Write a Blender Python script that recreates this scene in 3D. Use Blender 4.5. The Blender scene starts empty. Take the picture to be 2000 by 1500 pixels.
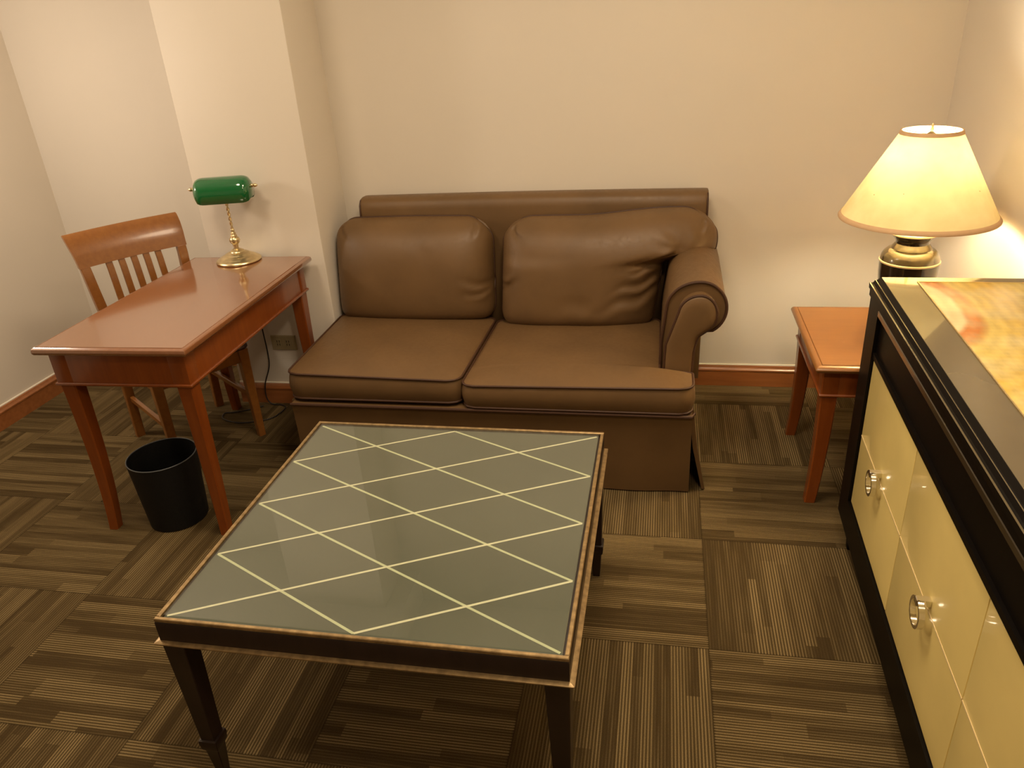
import bpy, bmesh, math, random
from math import sin, cos, pi, radians, sqrt
from mathutils import Vector, Matrix, noise

SC = bpy.context.scene
COL = SC.collection
random.seed(4)

# ---------------------------------------------------------------- camera
def make_camera():
    f, pitch, yaw, roll, h = 1481.19, 0.4529, 0.2116, -0.0675, 1.6464
    cp, sp, cy, sy = cos(pitch), sin(pitch), cos(yaw), sin(yaw)
    fw = Vector((-sy*cp, cy*cp, -sp)); rt = Vector((cy, sy, 0)); up = rt.cross(fw)
    r2 = cos(roll)*rt + sin(roll)*up; u2 = -sin(roll)*rt + cos(roll)*up
    cam = bpy.data.cameras.new('camera'); o = bpy.data.objects.new('camera', cam); COL.objects.link(o)
    m = Matrix((r2, u2, -fw)).transposed().to_4x4(); m.translation = Vector((0, 0, h))
    o.matrix_world = m
    cam.sensor_fit = 'HORIZONTAL'; cam.sensor_width = 36.0; cam.lens = f/2000*36.0
    cam.clip_start = 0.02
    SC.camera = o
make_camera()

# ---------------------------------------------------------------- light
SC.view_settings.view_transform = 'Standard'
SC.view_settings.look = 'None'
SC.view_settings.exposure = 0.0
SC.view_settings.gamma = 1.0
SC.view_settings.use_curve_mapping = False

world = bpy.data.worlds.new('world'); SC.world = world; world.use_nodes = True
world.node_tree.nodes['Background'].inputs[0].default_value = (1.0, 0.75, 0.5, 1)
world.node_tree.nodes['Background'].inputs[1].default_value = 0.03

def lamp(name, kind, loc, power, color, **kw):
    d = bpy.data.lights.new(name, kind); d.energy = power; d.color = color
    o = bpy.data.objects.new(name, d); o.location = loc; COL.objects.link(o)
    for k, v in kw.items(): setattr(d, k, v)
    return o
WARM = (1.0, 0.80, 0.56)
lamp('lamp_by_left_wall', 'POINT', (-2.84, 2.36, 1.54), 17.5, (1.0, 0.85, 0.69), shadow_soft_size=0.09)
lamp('ceiling_downlight', 'AREA', (-0.25, 1.85, 2.50), 25.0, WARM, shape='DISK', size=0.70)
lamp('ceiling_downlight', 'AREA', (-1.70, 1.75, 2.50), 15.0, WARM, shape='DISK', size=0.50)
lamp('ceiling_downlight', 'AREA', (0.30, 0.60, 2.50), 18.0, WARM, shape='DISK', size=0.30)
BULB = 270.0     # radiance of the table lamp's bulbs

# ---------------------------------------------------------------- materials
def new_mat(name):
    m = bpy.data.materials.new(name); m.use_nodes = True
    nt = m.node_tree
    return m, nt, nt.nodes['Principled BSDF']
def N(nt, typ, **kw):
    n = nt.nodes.new(typ)
    for k, v in kw.items(): setattr(n, k, v)
    return n
def L(nt, a, b): nt.links.new(a, b)
def math_n(nt, op, a, b=None, c=None):
    n = N(nt, 'ShaderNodeMath', operation=op)
    for i, x in enumerate((a, b, c)):
        if x is None: continue
        if isinstance(x, (int, float)): n.inputs[i].default_value = x
        else: L(nt, x, n.inputs[i])
    return n.outputs[0]
def ramp(nt, fac, stops, interp='LINEAR'):
    r = N(nt, 'ShaderNodeValToRGB'); cr = r.color_ramp; cr.interpolation = interp
    while len(cr.elements) < len(stops): cr.elements.new(0.5)
    for e, (p, c) in zip(cr.elements, stops):
        e.position = p; e.color = (*c, 1) if len(c) == 3 else c
    L(nt, fac, r.inputs[0]); return r.outputs[0]
def coords(nt, scale=(1, 1, 1), rot=(0, 0, 0)):
    t = N(nt, 'ShaderNodeTexCoord'); mp = N(nt, 'ShaderNodeMapping')
    mp.inputs['Scale'].default_value = scale; mp.inputs['Rotation'].default_value = rot
    L(nt, t.outputs['Object'], mp.inputs[0]); return mp.outputs[0]
def noise_n(nt, vec, scale, detail=3, rough=0.5):
    n = N(nt, 'ShaderNodeTexNoise'); n.inputs['Scale'].default_value = scale
    n.inputs['Detail'].default_value = detail; n.inputs['Roughness'].default_value = rough
    L(nt, vec, n.inputs['Vector']); return n
def bump(nt, bs, height, strength, dist=0.001):
    b = N(nt, 'ShaderNodeBump'); b.inputs['Strength'].default_value = strength
    b.inputs['Distance'].default_value = dist
    L(nt, height, b.inputs['Height']); L(nt, b.outputs[0], bs.inputs['Normal'])

def mat_plain(name, col, rough=0.5, metal=0.0, vary=0.0, scale=30.0, coat=0.0, spec=0.5, bmp=0.0):
    m, nt, bs = new_mat(name)
    v = coords(nt); n = noise_n(nt, v, scale, 4)
    lo = tuple(c*(1-vary) for c in col); hi = tuple(min(1, c*(1+vary)) for c in col)
    L(nt, ramp(nt, n.outputs[0], [(0.3, lo), (0.7, hi)]), bs.inputs['Base Color'])
    bs.inputs['Roughness'].default_value = rough; bs.inputs['Metallic'].default_value = metal
    bs.inputs['Coat Weight'].default_value = coat; bs.inputs['Coat Roughness'].default_value = 0.05
    bs.inputs['Specular IOR Level'].default_value = spec
    if bmp: bump(nt, bs, n.outputs[0], bmp)
    return m

def mat_wood(name, dark, light, axis='Y', rough=0.28, coat=0.4, coat_rough=0.12, grain=14.0, ior=1.5):
    m, nt, bs = new_mat(name)
    s = {'X': (0.8, 9, 9), 'Y': (9, 0.8, 9), 'Z': (9, 9, 0.8)}[axis]
    v = coords(nt, s); n = noise_n(nt, v, grain*0.35, 6, 0.6)
    L(nt, ramp(nt, n.outputs[0], [(0.25, dark), (0.75, light)]), bs.inputs['Base Color'])
    bs.inputs['Roughness'].default_value = rough
    bs.inputs['Coat Weight'].default_value = coat; bs.inputs['Coat Roughness'].default_value = coat_rough; bs.inputs['Coat IOR'].default_value = ior
    bump(nt, bs, n.outputs[0], 0.04)
    return m

def mat_leather(name, col):
    m, nt, bs = new_mat(name)
    v = coords(nt)
    vo = N(nt, 'ShaderNodeTexVoronoi'); vo.inputs['Scale'].default_value = 260; L(nt, v, vo.inputs['Vector'])
    n = noise_n(nt, v, 5, 3); n2 = noise_n(nt, v, 60, 3)
    L(nt, ramp(nt, n.outputs[0], [(0.3, tuple(c*0.88 for c in col)), (0.7, tuple(c*1.1 for c in col))]), bs.inputs['Base Color'])
    L(nt, ramp(nt, n2.outputs[0], [(0.3, (0.44,)*3), (0.7, (0.54,)*3)]), bs.inputs['Roughness'])
    bs.inputs['Specular IOR Level'].default_value = 0.42
    bump(nt, bs, vo.outputs['Distance'], 0.10, 0.0006)
    return m

def mat_wall(name, col):
    m, nt, bs = new_mat(name)
    v = coords(nt); n = noise_n(nt, v, 1.3, 3); n2 = noise_n(nt, v, 220, 2)
    L(nt, ramp(nt, n.outputs[0], [(0.3, tuple(c*0.97 for c in col)), (0.7, tuple(min(1, c*1.02) for c in col))]), bs.inputs['Base Color'])
    bs.inputs['Roughness'].default_value = 0.55; bs.inputs['Specular IOR Level'].default_value = 0.35
    bump(nt, bs, n2.outputs[0], 0.06, 0.0006)
    return m

def mat_carpet():
    m, nt, bs = new_mat('carpet_tiles')
    TX, TY, S = 0.1612, 2.1572, 0.5
    t = N(nt, 'ShaderNodeTexCoord'); sp = N(nt, 'ShaderNodeSeparateXYZ'); L(nt, t.outputs['Object'], sp.inputs[0])
    px = math_n(nt, 'DIVIDE', math_n(nt, 'SUBTRACT', sp.outputs[0], TX), S)
    py = math_n(nt, 'DIVIDE', math_n(nt, 'SUBTRACT', sp.outputs[1], TY), S)
    ix, iy = math_n(nt, 'FLOOR', px), math_n(nt, 'FLOOR', py)
    fx, fy = math_n(nt, 'FRACT', px), math_n(nt, 'FRACT', py)
    par = math_n(nt, 'FLOORED_MODULO', math_n(nt, 'ADD', ix, iy), 2.0)      # 1: stripes run in depth
    def mix(a, b):      # par ? a : b
        return math_n(nt, 'ADD', math_n(nt, 'MULTIPLY', a, par), math_n(nt, 'MULTIPLY', b, math_n(nt, 'SUBTRACT', 1.0, par)))
    u, w = mix(fx, fy), mix(fy, fx)
    ident = math_n(nt, 'ADD', math_n(nt, 'MULTIPLY', ix, 7.31), math_n(nt, 'MULTIPLY', iy, 13.77))
    def n1(us, ws, off, detail=1.0, rough=0.5):
        c = N(nt, 'ShaderNodeCombineXYZ')
        L(nt, math_n(nt, 'MULTIPLY', u, us), c.inputs[0]); L(nt, math_n(nt, 'MULTIPLY', w, ws), c.inputs[1])
        L(nt, math_n(nt, 'ADD', ident, off), c.inputs[2])
        return noise_n(nt, c.outputs[0], 1.0, detail, rough).outputs[0]
    # bands across the stripes; each band has its own tone and changes it once or twice along its length
    ub = math_n(nt, 'ADD', u, math_n(nt, 'MULTIPLY', n1(7, 0.0, 3.0), 0.16))
    band = math_n(nt, 'FLOOR', math_n(nt, 'MULTIPLY', ub, 15.0))
    def white(a, b):
        wn = N(nt, 'ShaderNodeTexWhiteNoise', noise_dimensions='2D'); c = N(nt, 'ShaderNodeCombineXYZ')
        L(nt, a, c.inputs[0]); L(nt, b, c.inputs[1]); L(nt, c.outputs[0], wn.inputs['Vector']); return wn.outputs['Value']
    seg = math_n(nt, 'FLOOR', math_n(nt, 'MULTIPLY_ADD', w, 0.8, math_n(nt, 'MULTIPLY', white(band, math_n(nt, 'ADD', ident, 5.5)), 2.0)))
    tone = math_n(nt, 'ADD', math_n(nt, 'MULTIPLY', white(math_n(nt, 'MULTIPLY_ADD', seg, 31.7, band), ident), 0.46), math_n(nt, 'MULTIPLY', n1(26, 1.6, 40.0, 3.0), 0.66))
    line = math_n(nt, 'FRACT', math_n(nt, 'MULTIPLY', u, 60.0))
    line = math_n(nt, 'ABSOLUTE', math_n(nt, 'SUBTRACT', line, 0.5))
    line = ramp(nt, line, [(0.10, (1, 1, 1)), (0.30, (0, 0, 0))])
    amp = ramp(nt, tone, [(0.32, (0.04,)*3), (0.85, (0.85,)*3)])
    fac = math_n(nt, 'MULTIPLY', line, amp)
    base = ramp(nt, tone, [(0.20, (0.054, 0.034, 0.013)), (0.55, (0.070, 0.046, 0.018)), (0.95, (0.092, 0.063, 0.027))])
    mx = N(nt, 'ShaderNodeMix', data_type='RGBA'); L(nt, fac, mx.inputs[0]); L(nt, base, mx.inputs[6])
    mx.inputs[7].default_value = (0.31, 0.225, 0.105, 1)
    # seam between tiles, and pile speckle
    e = math_n(nt, 'MINIMUM', math_n(nt, 'MINIMUM', fx, math_n(nt, 'SUBTRACT', 1.0, fx)), math_n(nt, 'MINIMUM', fy, math_n(nt, 'SUBTRACT', 1.0, fy)))
    seam = ramp(nt, e, [(0.0, (0.62,)*3), (0.008, (1,)*3)])
    sn = noise_n(nt, t.outputs['Object'], 420, 2, 0.6).outputs[0]
    sk = ramp(nt, sn, [(0.3, (0.72,)*3), (0.7, (1.28,)*3)])
    m1 = N(nt, 'ShaderNodeMix', data_type='RGBA', blend_type='MULTIPLY'); m1.inputs[0].default_value = 1
    L(nt, mx.outputs[2], m1.inputs[6]); L(nt, seam, m1.inputs[7])
    m2 = N(nt, 'ShaderNodeMix', data_type='RGBA', blend_type='MULTIPLY'); m2.inputs[0].default_value = 1
    L(nt, m1.outputs[2], m2.inputs[6]); L(nt, sk, m2.inputs[7])
    L(nt, m2.outputs[2], bs.inputs['Base Color'])
    bs.inputs['Roughness'].default_value = 0.95; bs.inputs['Specular IOR Level'].default_value = 0.1
    bump(nt, bs, math_n(nt, 'ADD', math_n(nt, 'MULTIPLY', line, 0.6), sn), 0.35, 0.002)
    return m

def mat_onyx():
    m, nt, bs = new_mat('banded_onyx')
    v = coords(nt)
    d = noise_n(nt, v, 3.0, 4, 0.55)
    sub = N(nt, 'ShaderNodeVectorMath', operation='SUBTRACT'); L(nt, d.outputs['Color'], sub.inputs[0]); sub.inputs[1].default_value = (0.5, 0.5, 0.5)
    sc = N(nt, 'ShaderNodeVectorMath', operation='SCALE'); L(nt, sub.outputs[0], sc.inputs[0]); sc.inputs['Scale'].default_value = 0.05
    ad = N(nt, 'ShaderNodeVectorMath', operation='ADD'); L(nt, v, ad.inputs[0]); L(nt, sc.outputs[0], ad.inputs[1])
    # rings around the stone's far left corner
    off = N(nt, 'ShaderNodeVectorMath', operation='SUBTRACT'); L(nt, ad.outputs[0], off.inputs[0]); off.inputs[1].default_value = (0.06, -0.225, 0.0)
    st = N(nt, 'ShaderNodeVectorMath', operation='MULTIPLY'); L(nt, off.outputs[0], st.inputs[0]); st.inputs[1].default_value = (1.0, 0.47, 0.0)
    ln = N(nt, 'ShaderNodeVectorMath', operation='LENGTH'); L(nt, st.outputs[0], ln.inputs[0])
    r = ln.outputs['Value']
    ring = ramp(nt, r, [(0.0, (0.92, 0.74, 0.42)), (0.095, (0.95, 0.78, 0.48)), (0.104, (0.72, 0.15, 0.010)), (0.126, (0.72, 0.19, 0.014)),
                        (0.146, (0.98, 0.74, 0.18)), (0.23, (0.95, 0.61, 0.08)), (0.33, (1.0, 0.82, 0.26)), (0.5, (0.93, 0.59, 0.08)), (0.9, (0.98, 0.71, 0.16))])
    fine = math_n(nt, 'SINE', math_n(nt, 'MULTIPLY', r, 230.0))
    sx = N(nt, 'ShaderNodeSeparateXYZ'); L(nt, ad.outputs[0], sx.inputs[0])
    cross = math_n(nt, 'SINE', math_n(nt, 'MULTIPLY', sx.outputs[1], 300.0))
    streak = noise_n(nt, coords(nt, (40, 12, 1)), 1.0, 3, 0.6).outputs[0]
    fine = math_n(nt, 'ADD', math_n(nt, 'MULTIPLY_ADD', fine, 0.055, 0.50), math_n(nt, 'ADD', math_n(nt, 'MULTIPLY', cross, 0.02), math_n(nt, 'MULTIPLY', streak, 0.50)))
    cl = noise_n(nt, v, 9.0, 3, 0.5)
    cloud = ramp(nt, cl.outputs[0], [(0.40, (0.0,)*3), (0.70, (0.55,)*3)])
    mx = N(nt, 'ShaderNodeMix', data_type='RGBA'); L(nt, cloud, mx.inputs[0]); L(nt, ring, mx.inputs[6]); mx.inputs[7].default_value = (1.0, 0.90, 0.52, 1)
    m1 = N(nt, 'ShaderNodeMix', data_type='RGBA', blend_type='MULTIPLY'); m1.inputs[0].default_value = 1
    L(nt, mx.outputs[2], m1.inputs[6]); L(nt, fine, m1.inputs[7])
    L(nt, m1.outputs[2], bs.inputs['Base Color'])
    bs.inputs['Roughness'].default_value = 0.22; bs.inputs['Coat Weight'].default_value = 0.15
    bs.inputs['Coat Roughness'].default_value = 0.03
    return m

def mat_glass_sheet():
    m, nt, bs = new_mat('clear_glass'); nt.nodes.remove(bs)
    out = nt.nodes['Material Output']
    tr = N(nt, 'ShaderNodeBsdfTransparent'); tr.inputs[0].default_value = (0.93, 0.97, 0.94, 1)
    gl = N(nt, 'ShaderNodeBsdfGlossy'); gl.inputs['Roughness'].default_value = 0.015
    n = noise_n(nt, coords(nt), 12, 3)
    fr = N(nt, 'ShaderNodeFresnel'); L(nt, math_n(nt, 'MULTIPLY_ADD', n.outputs[0], 0.04, 2.10), fr.inputs['IOR'])
    geo = N(nt, 'ShaderNodeNewGeometry')
    fac = math_n(nt, 'MULTIPLY', fr.outputs[0], math_n(nt, 'SUBTRACT', 1.0, geo.outputs['Backfacing']))
    mx = N(nt, 'ShaderNodeMixShader'); L(nt, fac, mx.inputs[0]); L(nt, tr.outputs[0], mx.inputs[1]); L(nt, gl.outputs[0], mx.inputs[2])
    L(nt, mx.outputs[0], out.inputs['Surface'])
    return m

def mat_shade():
    m, nt, bs = new_mat('parchment_shade'); nt.nodes.remove(bs)
    out = nt.nodes['Material Output']
    v = coords(nt); n = noise_n(nt, v, 14, 4); sp = noise_n(nt, v, 45, 2, 0.4)
    col = ramp(nt, n.outputs[0], [(0.3, (0.77, 0.63, 0.32)), (0.7, (0.87, 0.73, 0.40))])
    spots = ramp(nt, sp.outputs[0], [(0.235, (0.35, 0.25, 0.12)), (0.26, (1, 1, 1))])
    m1 = N(nt, 'ShaderNodeMix', data_type='RGBA', blend_type='MULTIPLY'); m1.inputs[0].default_value = 1
    L(nt, col, m1.inputs[6]); L(nt, spots, m1.inputs[7])
    df = N(nt, 'ShaderNodeBsdfDiffuse'); L(nt, m1.outputs[2], df.inputs[0])
    tl = N(nt, 'ShaderNodeBsdfTranslucent'); L(nt, m1.outputs[2], tl.inputs[0])
    mx = N(nt, 'ShaderNodeMixShader'); mx.inputs[0].default_value = 0.058
    L(nt, df.outputs[0], mx.inputs[1]); L(nt, tl.outputs[0], mx.inputs[2]); L(nt, mx.outputs[0], out.inputs['Surface'])
    return m

def mat_emit(name, col, strength):
    m, nt, bs = new_mat(name)
    bs.inputs['Base Color'].default_value = (*col, 1)
    n = noise_n(nt, coords(nt), 8, 1)
    L(nt, ramp(nt, n.outputs[0], [(0, col), (1, tuple(c*0.97 for c in col))]), bs.inputs['Emission Color'])
    bs.inputs['Emission Strength'].default_value = strength
    return m

M = dict(
    wall=mat_wall('cream_wallpaper', (0.76, 0.695, 0.605)),
    ceiling=mat_wall('ceiling_paint', (0.84, 0.79, 0.70)),
    caulk=mat_plain('cream_caulk', (0.86, 0.80, 0.68), 0.4),
    carpet=mat_carpet(),
    baseboard=mat_wood('red_brown_baseboard', (0.25, 0.085, 0.024), (0.37, 0.135, 0.042), 'X', 0.3),
    cherry=mat_wood('cherry_wood', (0.195, 0.043, 0.006), (0.27, 0.067, 0.0095), 'Z'),
    cherry_top=mat_wood('cherry_top', (0.215, 0.075, 0.026), (0.265, 0.10, 0.036), 'Y', 0.20, 1.0, 0.09, ior=1.9),
    chair_wood=mat_wood('chair_wood', (0.225, 0.078, 0.015), (0.305, 0.118, 0.024), 'X', 0.3),
    chair_seat=mat_plain('dark_seat', (0.055, 0.018, 0.012), 0.4, 0, 0.15, 40),
    orange_top=mat_wood('amber_table_top', (0.235, 0.095, 0.024), (0.275, 0.115, 0.031), 'X', 0.3, 0.3),
    leather=mat_leather('brown_leather', (0.147, 0.082, 0.033)),
    piping=mat_leather('dark_piping', (0.060, 0.026, 0.013)),
    dark_wood=mat_wood('espresso_wood', (0.013, 0.0055, 0.004), (0.022, 0.010, 0.007), 'Z', 0.4, 0.2),
    bronze=mat_plain('worn_bronze_edge', (0.38, 0.265, 0.13), 0.36, 0.7, 0.3, 60),
    panel=mat_plain('grey_green_panel', (0.142, 0.131, 0.106), 0.5, 0, 0.05, 5),
    inlay=mat_plain('cream_line', (0.72, 0.68, 0.48), 0.5, 0, 0.05, 40),
    glass=mat_glass_sheet(),
    black=mat_plain('black_lacquer', (0.0035, 0.0022, 0.0015), 0.45, 0, 0.2, 20, spec=0.14),
    umber=mat_plain('umber_lacquer', (0.030, 0.021, 0.010), 0.3, 0, 0.1, 20, coat=0.3),
    taupe=mat_plain('taupe_lacquer_top', (0.115, 0.088, 0.044), 0.22, 0.0, 0.04, 6, coat=0.6),
    onyx=mat_onyx(),
    cream=mat_plain('cream_parchment', (0.92, 0.735, 0.275), 0.32, 0, 0.07, 4, coat=0.25),
    cream_line=mat_plain('pale_bead', (0.90, 0.72, 0.38), 0.3, 0, 0.03, 20),
    gap=mat_plain('dark_gap', (0.20, 0.13, 0.03), 0.6, 0, 0.1, 20),
    chrome=mat_plain('polished_chrome', (0.82, 0.80, 0.78), 0.08, 1.0, 0.02, 20),
    brass=mat_plain('aged_brass', (0.74, 0.61, 0.36), 0.30, 1.0, 0.12, 30),
    green=mat_plain('green_glass_shade', (0.003, 0.115, 0.03), 0.10, 0, 0.15, 6, coat=1.0),
    white_glass=mat_plain('white_glass_lining', (0.85, 0.85, 0.80), 0.3),
    bin=mat_plain('black_woven_plastic', (0.007, 0.007, 0.0075), 0.6, 0, 0.3, 300, spec=0.3, bmp=0.4),
    bin_rim=mat_plain('grey_rim', (0.10, 0.11, 0.12), 0.35),
    plate=mat_plain('tan_plastic', (0.36, 0.29, 0.16), 0.45, 0, 0.04, 20),
    slot=mat_plain('dark_slot', (0.02, 0.015, 0.01), 0.6),
    cord=mat_plain('black_cord', (0.02, 0.016, 0.014), 0.5),
    shade=mat_shade(),
    shade_trim=mat_plain('tan_trim', (0.62, 0.40, 0.22), 0.7, 0, 0.06, 30),
    vase=mat_plain('dark_bronze_ceramic', (0.018, 0.012, 0.008), 0.18, 0.0, 0.35, 25, coat=0.8),
    vase_hi=mat_plain('bronze_ceramic', (0.085, 0.066, 0.032), 0.20, 0.25, 0.45, 26, coat=0.6),
    vase_line=mat_plain('cream_line_glaze', (0.80, 0.66, 0.42), 0.3),
    bulb=mat_emit('glowing_bulb', (1.0, 0.85, 0.58), BULB),
)

# ---------------------------------------------------------------- mesh helpers
def obj(name, bm, mat, parent=None, smooth=35, loc=None, rotz=0.0):
    me = bpy.data.meshes.new(name)
    bmesh.ops.recalc_face_normals(bm, faces=bm.faces[:])
    for f in bm.faces: f.smooth = True
    bm.to_mesh(me); bm.free()
    for mm in (mat if isinstance(mat, (list, tuple)) else [mat]): me.materials.append(mm)
    me.set_sharp_from_angle(angle=radians(smooth))
    o = bpy.data.objects.new(name, me); COL.objects.link(o)
    if parent is not None: o.parent = parent
    if loc is not None: o.location = loc
    if rotz: o.rotation_euler = (0, 0, rotz)
    return o
def thing(name, label, cat, loc=(0, 0, 0), rotz=0.0, group=None):
    o = bpy.data.objects.new(name, None); COL.objects.link(o)
    o.location = loc; o.rotation_euler = (0, 0, rotz); o.empty_display_size = 0.1
    o['label'] = label; o['category'] = cat
    if group: o['group'] = group
    return o
def tag(o, label, cat, group=None):
    o['label'] = label; o['category'] = cat
    if group: o['group'] = group
    return o
def struct(name, bm, mat, parent=None, label=None):
    o = obj(name, bm, mat, parent)
    if parent is None:
        o['kind'] = 'structure'
        if label: o['label'] = label
    return o
def BM(): return bmesh.new()
def loft(bm, rings, cap=True, closed=True):
    vr = [[bm.verts.new(p) for p in r] for r in rings]
    n = len(rings[0])
    for a, b in zip(vr, vr[1:]):
        for i in range(n if closed else n-1):
            j = (i+1) % n
            bm.faces.new((a[i], a[j], b[j], b[i]))
    if cap:
        bm.faces.new(vr[0][::-1]); bm.faces.new(vr[-1])
    return vr
def rrect(x0, x1, y0, y1, z, r=0.0, seg=4):
    if r <= 1e-6: return [Vector((x0, y0, z)), Vector((x1, y0, z)), Vector((x1, y1, z)), Vector((x0, y1, z))]
    out = []
    for cx, cy, a0 in ((x1-r, y0+r, -90), (x1-r, y1-r, 0), (x0+r, y1-r, 90), (x0+r, y0+r, 180)):
        for k in range(seg+1):
            a = radians(a0+90*k/seg); out.append(Vector((cx+r*cos(a), cy+r*sin(a), z)))
    return out
def slab(bm, x0, x1, y0, y1, prof, r=0.0, seg=4):
    """rings of (inset, z) from bottom to top"""
    loft(bm, [rrect(x0+i, x1-i, y0+i, y1-i, z, max(r-i, 0.0005) if r else 0, seg) for i, z in prof])
def box(bm, x0, x1, y0, y1, z0, z1, b=0.0):
    if b: slab(bm, x0, x1, y0, y1, [(b, z0), (0, z0+b), (0, z1-b), (b, z1)], b*1.01, 2)
    else: slab(bm, x0, x1, y0, y1, [(0, z0), (0, z1)])
def lathe(bm, prof, c=(0, 0), seg=32, cap=True, z0=0.0):
    rings = [[Vector((c[0]+r*cos(2*pi*k/seg), c[1]+r*sin(2*pi*k/seg), z+z0)) for k in range(seg)] for r, z in prof]
    loft(bm, rings, cap)
def tube(bm, pts, r, closed=False, seg=8):
    pts = [Vector(p) for p in pts]; n = len(pts); rings = []
    t0 = (pts[1]-pts[0]).normalized()
    nrm = t0.orthogonal().normalized(); prev = t0
    for i, p in enumerate(pts):
        a = pts[(i-1) % n] if (closed or i > 0) else p
        b = pts[(i+1) % n] if (closed or i < n-1) else p
        t = (b-a).normalized()
        q = prev.rotation_difference(t); nrm = (q @ nrm).normalized(); nrm = (nrm - t*nrm.dot(t)).normalized(); prev = t
        bi = t.cross(nrm)
        rr = r(i/(n-1)) if callable(r) else r
        rings.append([p + rr*(cos(2*pi*k/seg)*nrm + sin(2*pi*k/seg)*bi) for k in range(seg)])
    vr = loft(bm, rings, cap=not closed)
    if closed:
        # close with the best matching offset
        a, b = vr[-1], vr[0]
        off = min(range(seg), key=lambda s: sum((a[i].co-b[(i+s) % seg].co).length for i in range(seg)))
        for i in range(seg):
            bm.faces.new((a[i], a[(i+1) % seg], b[(i+1+off) % seg], b[(i+off) % seg]))
def spline(pts, n=8):
    pts = [Vector(p) for p in pts]; out = []
    for i in range(len(pts)-1):
        p0 = pts[max(i-1, 0)]; p1 = pts[i]; p2 = pts[i+1]; p3 = pts[min(i+2, len(pts)-1)]
        for k in range(n):
            t = k/n
            out.append(0.5*((2*p1)+(p2-p0)*t+(2*p0-5*p1+4*p2-p3)*t*t+(3*p1-p0-3*p2+p3)*t**3))
    out.append(pts[-1]); return out
def square_leg(bm, path, half, b=0.004):
    """path: centres from top to bottom, half: (hx, hy) per centre; chamfered square section"""
    rings = []
    for p, (hx, hy) in zip(path, half):
        p = Vector(p); pts = []
        for sx, sy in ((1, -1), (1, 1), (-1, 1), (-1, -1)):
            c1 = Vector((sx*hx, sy*(hy-b), 0)); c2 = Vector((sx*(hx-b), sy*hy, 0))
            pts += [c1, c2] if sx*sy > 0 else [c2, c1]
        rings.append([p+q for q in pts])
    loft(bm, rings)
def smooth01(t): t = max(0, min(1, t)); return t*t*(3-2*t)

# ---------------------------------------------------------------- room
XL, XR, YB, YN, ZC = -3.10, 1.083, 3.366, -1.60, 2.53
PX0, PX1, PY = -2.02, -1.465, 3.048          # pillar
YR = 3.46                                    # wall of the recess left of the pillar
bm = BM(); box(bm, XL-0.1, XR+0.1, YN-0.1, YR+0.1, -0.08, 0); struct('floor', bm, M['carpet'])
bm = BM(); box(bm, XL-0.1, XR+0.1, YN-0.1, YR+0.1, ZC, ZC+0.1); struct('ceiling', bm, M['ceiling'])
bm = BM(); box(bm, PX1, XR+0.1, YB, YR+0.1, 0, ZC); struct('wall_back', bm, M['wall'])
bm = BM(); box(bm, XL-0.1, PX0, YR, YR+0.1, 0, ZC); struct('wall_recess', bm, M['wall'])
bm = BM(); box(bm, PX0, PX1, PY, YR+0.1, 0, ZC, 0.006); struct('wall_pillar', bm, M['wall'])
bm = BM(); box(bm, XL-0.1, XL, YN, YR, 0, ZC); struct('wall_left', bm, M['wall'])
bm = BM(); box(bm, XR, XR+0.1, YN, YB, 0, ZC); struct('wall_right', bm, M['wall'])
bm = BM(); box(bm, XL-0.1, XR+0.1, YN-0.1, YN, 0, ZC); struct('wall_front', bm, M['wall'])
bm = BM(); box(bm, XL, -1.36, 2.75, YR, 2.32, ZC); struct('ceiling_soffit', bm, M['ceiling'])

BB = [(0.016, 0), (0.016, 0.074), (0.020, 0.078), (0.020, 0.084), (0.012, 0.092), (0.010, 0.100), (0.004, 0.104)]
def baseboard(name, a, b, nrm):
    """from a to b along the wall foot; nrm points into the room"""
    a, b, nrm = Vector((*a, 0)), Vector((*b, 0)), Vector((*nrm, 0))
    bm = BM()
    sec = [(0.0, 0.0)] + [(d, z) for d, z in BB] + [(0.0, 0.104)]
    loft(bm, [[p + nrm*d + Vector((0, 0, z)) for d, z in sec] for p in (a, b)])
    o = struct(name, bm, M['baseboard'])
    bm = BM()
    sec = [(0, 0.1035), (0.006, 0.1035), (0.005, 0.108), (0, 0.109)]
    loft(bm, [[p + nrm*d + Vector((0, 0, z)) for d, z in sec] for p in (a, b)])
    struct('caulk_line', bm, M['caulk'], o)
    return o
baseboard('baseboard_back', (PX1, YB), (XR, YB), (0, -1))
baseboard('baseboard_left', (XL, YN), (XL, YR), (1, 0))
baseboard('baseboard_recess', (XL, YR), (PX0, YR), (0, -1))
baseboard('baseboard_pillar', (PX0, PY), (PX1, PY), (0, -1))
baseboard('baseboard_right', (XR, YN), (XR, YB), (-1, 0))

# ---------------------------------------------------------------- sofa
def curve_piping(bm, pts, r=0.0045): tube(bm, pts, r, True, 8)

def grid_surface(bm, nu, nv, fn):
    return [[bm.verts.new(fn(i/(nu-1), j/(nv-1))) for i in range(nu)] for j in range(nv)]
def fill_grid(bm, g):
    for r0, r1 in zip(g, g[1:]):
        for i in range(len(r0)-1): bm.faces.new((r0[i], r0[i+1], r1[i+1], r1[i]))
def border(g):
    return g[0] + [r[-1] for r in g[1:]] + g[-1][-2::-1] + [r[0] for r in g[-2:0:-1]]

sofa = thing('sofa', 'brown leather two-seat sofa with one scroll arm standing against the back wall', 'sofa', (0, 0, 0))

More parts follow.
